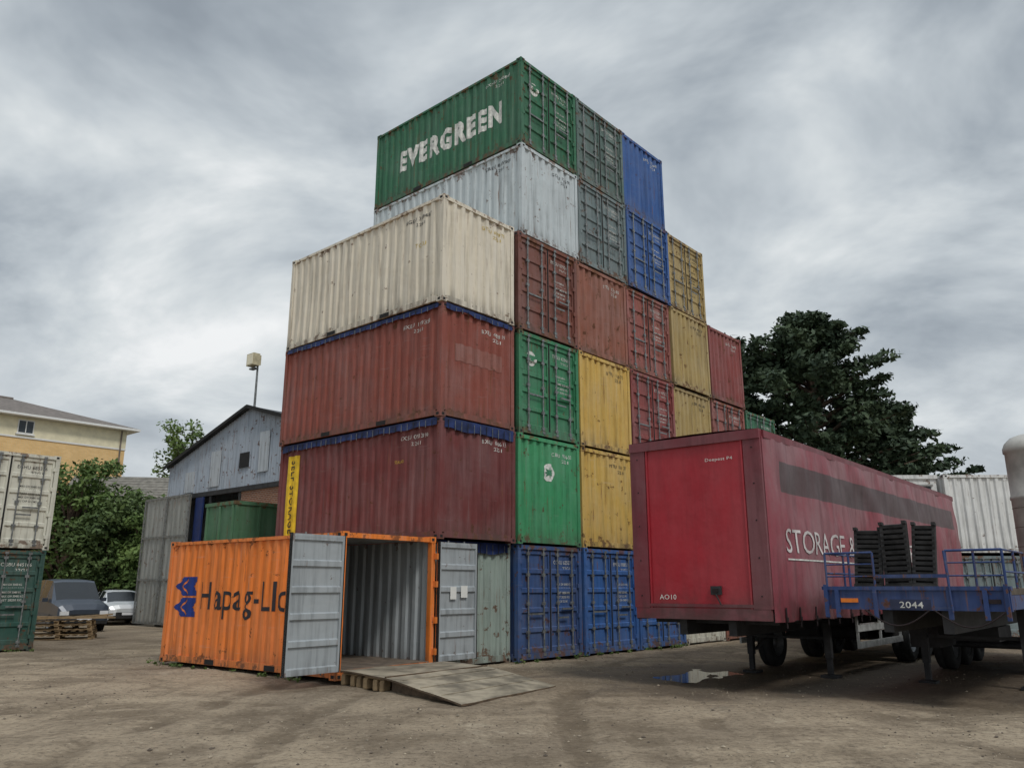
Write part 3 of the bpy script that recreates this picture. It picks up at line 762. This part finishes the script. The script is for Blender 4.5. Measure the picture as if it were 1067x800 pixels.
def tree(name, base, crown, trunk_h, mat, seed, nb=26, cl=3, count=110, size=.16, clump=.8, kind='oak', trunk_r=.28):
    rng = np.random.default_rng(seed); rr = random.Random(seed)
    mb = MB(); cx, cy, cz, rx, ry, rz = crown
    cents = []; rads = []
    top = cz+rz*(.8 if kind == 'cypress' else .55)
    segs = 6; axis = []
    for i in range(segs+1):
        k = i/segs; axis.append(Vector((cx*k+rr.uniform(-.12, .12)*(i > 0), cy*k+rr.uniform(-.12, .12)*(i > 0), top*k)))
    for i in range(segs): mb.cyl(axis[i], axis[i+1], trunk_r*(1-i/segs*.8), trunk_r*(1-(i+1)/segs*.8), 9, 0)
    for i in range(nb):
        if kind == 'cypress':
            k = (i+.5)/nb; z = trunk_h+(cz+rz-trunk_h)*k
            prof = (1-k)**.62*(.55+.45*min(1, k*5))+.03
            ang = i*2.399+rr.uniform(-.5, .5); ln = prof*rr.choice((.55, .8, .95, 1.0, 1.22))*rr.uniform(.9, 1.05)
            tip = Vector((cx+math.cos(ang)*rx*ln, cy+math.sin(ang)*ry*ln, z+rx*ln*.16))
            st = Vector((cx*.6, cy*.6, max(0, z-rx*ln*.22)))
        else:
            th = rr.uniform(0, 2*math.pi); ph = math.acos(rr.uniform(-.75, 1)); q = rr.uniform(.6, 1.05)
            tip = Vector((cx+rx*q*math.sin(ph)*math.cos(th), cy+ry*q*math.sin(ph)*math.sin(th), cz+rz*q*math.cos(ph)))
            kk = min(1, max(.25, (tip.z-rz*.7)/top)); st = axis[min(segs, int(kk*segs))]
        mid = st.lerp(tip, .5)+Vector((0, 0, .15))
        r0 = trunk_r*.32
        mb.cyl(st, mid, r0, r0*.6, 6, 0); mb.cyl(mid, tip, r0*.6, r0*.15, 6, 0)
        for j in range(cl):
            f = .42+.62*(j+1)/cl; p = st.lerp(tip, f)
            s = clump*rr.uniform(.55, 1.25)*(1.25-.6*f if kind == 'cypress' else 1)
            cents.append((p.x+rr.uniform(-.3, .3)*clump, p.y+rr.uniform(-.3, .3)*clump, p.z+rr.uniform(-.15, .15)*clump))
            rads.append((s, s, s*(.42 if kind == 'cypress' else .7)))
    v = leaves(np.array(cents), np.array(rads), count, size, rng, .3)
    nv = len(v)//4
    o = len(mb.v); mb.v += list(map(tuple, v.tolist()))
    for i in range(nv): a = o+4*i; mb.f.append((a, a+1, a+2, a+3)); mb.m.append(1); mb.s.append(False)
    return mb.build(name, [M_bark, mat], base)
M_con = leafmat('conifer_foliage', (.020, .037, .022, 1), (.070, .102, .052, 1))
M_lf = leafmat('leaf_green', (.050, .092, .024, 1), (.160, .230, .066, 1))
M_lf2 = leafmat('leaf_light', (.07, .12, .03, 1), (.19, .26, .08, 1))
M_bush = leafmat('leaf_dark', (.038, .068, .022, 1), (.115, .165, .055, 1))
tree('cypress_tree', (17.3, 45, 0), (0, 0, 9.8, 7.4, 6.0, 7.2), 3.5, M_con, 3, nb=125, cl=4, count=90, size=.18, clump=1.18, kind='cypress', trunk_r=.5)
tree('cypress_tree', (22.5, 47, 0), (0, 0, 6.8, 5.2, 4, 5.3), 2.5, M_con, 5, nb=68, cl=4, count=80, size=.18, clump=1.08, kind='cypress', trunk_r=.4)
tree('cypress_tree', (13.2, 47, 0), (0, 0, 8.7, 4.2, 4, 7.5), 3, M_con, 6, nb=70, cl=3, count=90, size=.18, clump=1.05, kind='cypress', trunk_r=.4)
for i, (x, y, h, r, m) in enumerate(((-23.5, 43, 8.8, 2.7, M_lf), (-20.3, 42, 6.4, 2.4, M_bush), (-26.5, 45, 8.3, 3.0, M_bush), (-17.8, 41.5, 5.9, 2.0, M_lf), (-22, 46, 7.2, 2.8, M_lf))):
    tree('deciduous_tree', (x, y, 0), (0, 0, h*.52, r, r*.9, h*.46), 1.0, m, 20+i, nb=66, cl=2, count=105, size=.135, clump=.72)
tree('deciduous_tree', (-25.0, 62, 0), (.3, 0, 10.8, 2.8, 2.3, 3.6), 3, M_lf2, 31, nb=44, cl=2, count=100, size=.15, clump=.85)
rng = np.random.default_rng(4)
c = []; r_ = []
for i in range(150):
    x = rng.uniform(-34, -14.5); c.append((x, 43+rng.uniform(-.6, .8), rng.uniform(.3, 2.6))); r_.append((.8, .6, .6))
mb = MB(); v = leaves(np.array(c), np.array(r_), 110, .13, rng)
mb.add(v.tolist(), [(4*i, 4*i+1, 4*i+2, 4*i+3) for i in range(len(v)//4)], 0)
mb.build('hedge', [M_bush])
c = []; r_ = []
for i in range(420):
    a = math.radians(rng.uniform(-60, 60)); d = rng.uniform(112, 125); c.append((d*math.sin(a), d*math.cos(a), rng.uniform(.5, 5.8))); r_.append((3, 3, 2))
mb = MB(); v = leaves(np.array(c), np.array(r_), 50, .7, rng)
mb.add(v.tolist(), [(4*i, 4*i+1, 4*i+2, 4*i+3) for i in range(len(v)//4)], 0)
mb.build('distant_trees', [M_bush])
c = []; r_ = []
for (p, q, n) in ((C0+A*-.1+B*-.05, C0+A*7.4+B*-.08, 26), (cpos(-2, 0)+A*-.15+B*.5, cpos(-2, 0)+A*-.38+B*6.3, 18), (LT+B*-.1, LT+A*2.6-B*.1, 12)):
    for i in range(n):
        k = rng.uniform(0, 1); o_ = p.lerp(q, k); c.append((o_.x, o_.y, .02)); s = rng.uniform(.04, .12); r_.append((s, s, s*.8))
mb = MB(); v = leaves(np.array(c), np.array(r_), 26, .028, rng)
mb.add(v.tolist(), [(4*i, 4*i+1, 4*i+2, 4*i+3) for i in range(len(v)//4)], 0)
mb.build('weeds', [M_lf])

# ------------------------------------------------------------------ cars
M_vpaint = simple('van_paint', S(64, 72, 84), .35, .2, .1, 3, 0, True, .6)
M_cpaint = simple('car_paint', S(205, 208, 210), .3, .1, .08, 3, 0, True, .6)
M_lamp = simple('headlamp', S(220, 222, 225), .15, 0, .05)
M_cglass = simple('car_glass', (.015, .018, .022, 1), .18, 0, .2, 1, 0, True, .35)
def car(name, loc, rz, st, pm, win, scr, wheels, wr):
    mb = MB(); rings = []
    for (x, zb, zm, zt, wb, wm, wt) in st:
        h = [(-wb, zb), (-(wb+wm)/2-.03, (zb+zm)/2), (-wm, zm), (-wt, zt), (-wt*.6, zt+.035)]
        rings.append([(x, a, b) for a, b in h]+[(x, -a, b) for a, b in reversed(h)])
    n = 10
    for i in range(len(rings)-1):
        for j in range(n):
            k = (j+1) % n; m = 0
            if i in win and j in (2, 6): m = 1
            if i in scr and j in (3, 4, 5): m = 1
            if i in scr and j in (2, 6): m = 0
            if j == 9: m = 2
            mb.add([rings[i][j], rings[i][k], rings[i+1][k], rings[i+1][j]], [(0, 1, 2, 3)], m, False)
    mb.add(rings[0], [tuple(range(n))], 0); mb.add(rings[-1], [tuple(range(n-1, -1, -1))], 0)
    xf = st[0][0]; zf = st[0][2]
    for sg in (-1, 1):
        mb.obox((xf-.12, sg*st[1][4]*.80, zf-.02), (1, 0, 0), (0, 1, 0), (0, 0, 1), .13, .15, .07, 3)
        mb.obox((st[3][0]+.25, sg*(st[3][5]+.12), st[3][2]+.05), (1, 0, 0), (0, 1, 0), (0, 0, 1), .06, .1, .07, 0)
    mb.box(xf-.02, xf+.02, -.5, .5, zf-.2, zf-.06, 2); mb.box(xf-.05, xf+.05, -.78, .78, .3, .42, 2); mb.box(xf+.05, xf+.06, -.26, .26, .44, .55, 3)
    for x in wheels:
        for sg in (-1, 1):
            k = .1; c = (x, sg*(st[2][4]-.06), wr)
            mb.lathe(c, (0, 1, 0), [(wr*.6, -k), (wr*.93, -k), (wr, -k*.6), (wr, k*.6), (wr*.93, k), (wr*.6, k)], 24, 2)
            mb.lathe(c, (0, 1, 0), [(wr*.62, sg*k*1.02), (wr*.5, sg*k*.6), (.01, sg*k*.9)], 14, 4)
            mb.lathe(c, (0, 1, 0), [(wr*1.0, sg*.075), (wr*1.16, sg*.078)], 24, 2)
    return mb.build(name, [pm, M_cglass, M_tyre, M_lamp, M_rim], loc, rz)
van = [(2.35,.38,.72,.78,.72,.75,.62),(2.22,.26,.92,.98,.86,.88,.76),(1.45,.24,1.06,1.16,.92,.93,.78),(.72,.24,1.12,1.80,.93,.93,.74),(.60,.24,1.12,1.87,.93,.93,.74),
       (-.25,.24,1.12,1.92,.93,.93,.75),(-.36,.24,1.12,1.92,.93,.93,.75),(-1.3,.24,1.12,1.90,.93,.93,.75),(-1.4,.24,1.12,1.90,.93,.93,.75),(-2.1,.24,1.12,1.84,.92,.92,.73),(-2.3,.28,1.1,1.70,.9,.9,.72),(-2.38,.36,.95,1.1,.86,.86,.7)]
car('parked_van', (-17.7, 33.0, 0), math.radians(-46), van, M_vpaint, {2, 4, 6, 8}, {2}, (1.45, -1.45), .34)
hatch = [(2.0,.36,.62,.68,.66,.68,.55),(1.9,.24,.78,.84,.78,.8,.66),(1.05,.2,.9,.98,.85,.86,.7),(.42,.2,.94,1.40,.86,.86,.62),(.30,.2,.94,1.44,.86,.86,.62),
         (-.3,.2,.95,1.48,.86,.86,.63),(-.38,.2,.95,1.48,.86,.86,.63),(-1.1,.2,.96,1.44,.86,.86,.62),(-1.2,.2,.96,1.43,.86,.86,.62),(-1.75,.24,.98,1.12,.84,.84,.64),(-1.95,.34,.8,.9,.78,.78,.6)]
car('parked_car', (-18.3, 38.6, 0), math.radians(-52), hatch, M_cpaint, {2, 4, 6, 8}, {2, 8}, (1.25, -1.25), .30)

# pallets
mb = MB()
for k in range(4):
    z = k*.15; ox = R.uniform(-.06, .06)
    for y in (0, .5, 1.0):
        for x in (0, .95, 1.9): mb.box(x+ox, x+ox+.14, y, y+.1, z+.02, z+.11, 0)
        mb.box(ox, 2.05+ox, y, y+.1, z, z+.02, 0)
    for i in range(9): mb.box(ox+i*.235, ox+i*.235+.13, -.05, 1.15, z+.112, z+.132, 0)
for i in range(6): mb.obox((1.2+R.uniform(-.2, .2), .1+i*.2, .66+R.uniform(0, .05)), (1, R.uniform(-.06, .06), R.uniform(-.03, .06)), (0, 1, 0), (0, 0, 1), 1.3, .07, .022, 0)
mb.build('pallet_stack', [M_wood], (-15.6, 26.6, 0), math.radians(20))

# ------------------------------------------------------------------ ground
def gh(x, y):
    k = min(1, max(0, (y-3)/2))*min(1, max(0, (30-y)/4))*min(1, max(0, (20-abs(x))/4))
    if k <= 0: return 0
    h = .030*noise.noise(Vector((x*.45, y*.45, 1)))+.020*noise.noise(Vector((x*1.5, y*1.5, 4)))+.013*noise.noise(Vector((x*4, y*4, 7)))
    for off in (0, 1.9, 5.2, 7.1):
        xc = -4.5+off+.035*(y-10)**2*.6+.25*noise.noise(Vector((y*.3, off, 2)))
        d = (x-xc)/.22
        if abs(d) < 3: h -= .028*math.exp(-d*d)*(.6+.6*noise.noise(Vector((y*.7, off, 9)))); h += .012*math.exp(-(abs(d)-1.6)**2*3)
    for px, py, pr in ((3.3, 16.2, .65), (4.1, 16.9, .45)): h -= .030*math.exp(-((x-px)**2/pr**2+(y-py)**2/(pr*.8)**2))
    return min(.016, h)*k
m, t, b = newmat('compacted_ground'); c, _ = objcoord(t, False)
big = t.rng(t.noise(c, .13, 5, .62, .8), .38, .64)
x = t.mix(big, S(172, 156, 133), S(138, 124, 106))
medn = t.noise(c, .55, 6, .68, .5)
x = t.mix(t.rng(medn, .47, .62, 0, .62), x, S(106, 93, 77))
x = t.mix(t.rng(medn, .40, .28, 0, .6), x, S(192, 178, 155))
trk = t.rng(t.noise(t.scale(c, (.28, 1.8, 1)), .9, 5, .65), .49, .64)
x = t.mix(t.math('MULTIPLY', trk, .38), x, S(114, 100, 82))
trk2 = t.rng(t.noise(t.scale(c, (3.2, .35, 1)), .9, 4, .65, .4), .54, .66)
x = t.mix(t.math('MULTIPLY', trk2, .30), x, S(108, 95, 79))
sp = t.new('ShaderNodeSeparateXYZ'); t.l.new(c, sp.inputs[0])
low = t.rng(sp.outputs[2], -.004, -.024)
x = t.mix(t.math('MULTIPLY', low, .60), x, S(98, 85, 69))
fine = t.noise(c, 11, 7, .82)
x = t.mix(t.rng(fine, .48, .62, 0, .65), x, S(90, 79, 66))
x = t.mix(t.rng(fine, .41, .31, 0, .75), x, S(206, 195, 176))
dx = t.math('MULTIPLY', t.math('SUBTRACT', sp.outputs[0], 7.0), .13); dy = t.math('MULTIPLY', t.math('SUBTRACT', sp.outputs[1], 15.8), .24)
d2 = t.math('SQRT', t.math('ADD', t.math('MULTIPLY', dx, dx), t.math('MULTIPLY', dy, dy)))
wet = t.rng(t.math('ADD', d2, t.math('MULTIPLY', medn, 1.6)), 1.35, 1.85, 1, 0)
x = t.mix(t.math('MULTIPLY', wet, .75), x, S(72, 62, 53))
t.l.new(x, b.inputs['Base Color']); t.put(b.inputs['Roughness'], t.rng(wet, 0, 1, .95, .6)); b.inputs['Specular IOR Level'].default_value = .25
hh = t.math('ADD', t.math('MULTIPLY', t.noise(c, 14, 4, .75), .6), t.math('MULTIPLY', t.noise(c, 3.3, 3, .6), .8))
t.l.new(t.bump(hh, 1.0, .07), b.inputs['Normal'])
gx = [-500, -100, -40, -20]+[-19.9+.13*i for i in range(307)]+[20.1, 40, 100, 500]
gy = [-200, -20, 0, 3]+[3.1+.13*i for i in range(208)]+[30.2, 60, 150, 700]
mb = MB(); mb.grid(gx, gy, lambda u, v: (u, v, gh(u, v)), 0, None, True)
mb.build('ground', [m])
mb = MB(); rs = random.Random(5)
def stone(x, y, r):
    o = [Vector((rs.uniform(.6, 1)*r*a, rs.uniform(.6, 1)*r*b_, rs.uniform(.35, .6)*r*c_)) for a, b_, c_ in ((1,0,0),(0,1,0),(-1,0,0),(0,-1,0),(0,0,1),(0,0,-1))]
    an = rs.uniform(0, 6.3); ro = Matrix.Rotation(an, 3, 'Z'); p = Vector((x, y, gh(x, y)+r*.2))
    mb.add([p+ro @ q for q in o], [(0,1,4),(1,2,4),(2,3,4),(3,0,4),(1,0,5),(2,1,5),(3,2,5),(0,3,5)], rs.choice((0, 0, 1)))
for i in range(13000):
    y = 5.0+(rs.random()**1.3)*20; x = rs.uniform(-.72, .72)*(y+2)
    if noise.noise(Vector((x*.35, y*.35, 2))) < rs.uniform(-.4, .25): continue
    if -3.2 < x < .9 and 12 < y < 17: continue
    stone(x, y, rs.choice((.006, .008, .009, .011, .014, .019))*rs.uniform(.7, 1.3))
for i in range(150):
    y = rs.uniform(6, 20); x = rs.uniform(-.6, .6)*y
    if -3.2 < x < .9 and 12 < y < 17: continue
    stone(x, y, rs.uniform(.02, .04))
mb.build('gravel', [simple('stone', S(156, 144, 126), .95, 0, .5, 9, 0, False), simple('dark_stone', S(98, 88, 78), .95, 0, .4, 9, 0, False)])
m, t, b = newmat('puddle_water'); b.inputs['Base Color'].default_value = (.07, .058, .046, 1); b.inputs['Roughness'].default_value = .08
c, _ = objcoord(t, False); t.l.new(t.bump(t.noise(c, 6, 2), .08, .01), b.inputs['Normal'])
mb = MB(); n = 40
mb.add([(0, 0, 0)]+[(1.5*math.cos(2*math.pi*i/n), 1.2*math.sin(2*math.pi*i/n), 0) for i in range(n)], [(0, i+1, (i+1) % n+1) for i in range(n)], 0)
mb.build('puddle', [m], (3.7, 16.5, -.022), .4)

# ------------------------------------------------------------------ sky + light
w = bpy.data.worlds.new('World'); scene.world = w; w.use_nodes = True
t = NT(w.node_tree); bg = w.node_tree.nodes['Background']
SUN_EL = math.radians(50); SUN_AZ = math.radians(148)
sky = t.new('ShaderNodeTexSky', sky_type='NISHITA', sun_disc=False); sky.sun_elevation = SUN_EL; sky.sun_rotation = SUN_AZ
nish = t.mix(1.0, sky.outputs[0], (.12, .12, .12, 1), 'MULTIPLY')
g = t.new('ShaderNodeTexCoord').outputs['Generated']
sp = t.new('ShaderNodeSeparateXYZ'); t.l.new(g, sp.inputs[0])
zz = t.math('ADD', t.math('MAXIMUM', sp.outputs[2], 0.), .30)
cb = t.new('ShaderNodeCombineXYZ'); t.put(cb.inputs[0], t.math('DIVIDE', sp.outputs[0], zz)); t.put(cb.inputs[1], t.math('DIVIDE', sp.outputs[1], zz)); cb.inputs[2].default_value = 3.3
cv = t.scale(cb.outputs[0], (1, 1.15, 1), (2.2, .7, 0))
n1 = t.noise(cv, 1.7, 6, .55, .35); n3 = t.noise(cv, .6, 2, .5)
f = t.math('ADD', t.math('MULTIPLY', n1, .80), t.math('MULTIPLY', n3, .24))
f = t.math('SUBTRACT', f, t.rng(sp.outputs[2], .35, .68, 0, .045))
cr_ = t.new('ShaderNodeValToRGB'); t.l.new(f, cr_.inputs[0])
e = cr_.color_ramp.elements; e[0].position = .40; e[0].color = S(146, 155, 164); e[1].position = .66; e[1].color = S(242, 244, 245)
q = e.new(.46); q.color = S(166, 175, 183); q = e.new(.53); q.color = S(192, 200, 206); q = e.new(.59); q.color = S(214, 220, 223)
hz = t.rng(sp.outputs[2], .0, .34, .6, 0)
cl = t.mix(hz, cr_.outputs[0], S(214, 219, 222))
gain = t.rng(sp.outputs[2], .66, 1., 1., 2.7)
vm = t.new('ShaderNodeVectorMath', operation='SCALE'); t.l.new(cl, vm.inputs[0]); t.put(vm.inputs['Scale'], gain)
fin = t.mix(t.rng(f, .42, .52, .96, .99), nish, vm.outputs[0])
t.l.new(fin, bg.inputs[0]); bg.inputs[1].default_value = 1.0
w.cycles.sampling_method = 'MANUAL'; w.cycles.sample_map_resolution = 256
sd = bpy.data.lights.new('sun', 'SUN'); sd.energy = 1.4; sd.angle = math.radians(12); sd.color = (1, .96, .9)
so = bpy.data.objects.new('sun', sd); coll.objects.link(so)
dirv = Vector((math.sin(SUN_AZ)*math.cos(SUN_EL), -abs(math.cos(SUN_AZ))*math.cos(SUN_EL), math.sin(SUN_EL)))
so.rotation_euler = (-dirv).to_track_quat('-Z', 'Y').to_euler(); so.location = (0, -5, 30)

cam = bpy.data.cameras.new('camera'); co = bpy.data.objects.new('camera', cam); coll.objects.link(co)
co.location = (0, 0, 1.645); co.rotation_euler = (math.radians(90+14.2), 0, 0)
cam.sensor_width = 36; cam.lens = 835/1067*36; cam.clip_end = 2000; cam.clip_start = .05
scene.camera = co
scene.view_settings.view_transform = 'Standard'; scene.view_settings.look = 'None'; scene.view_settings.exposure = 0
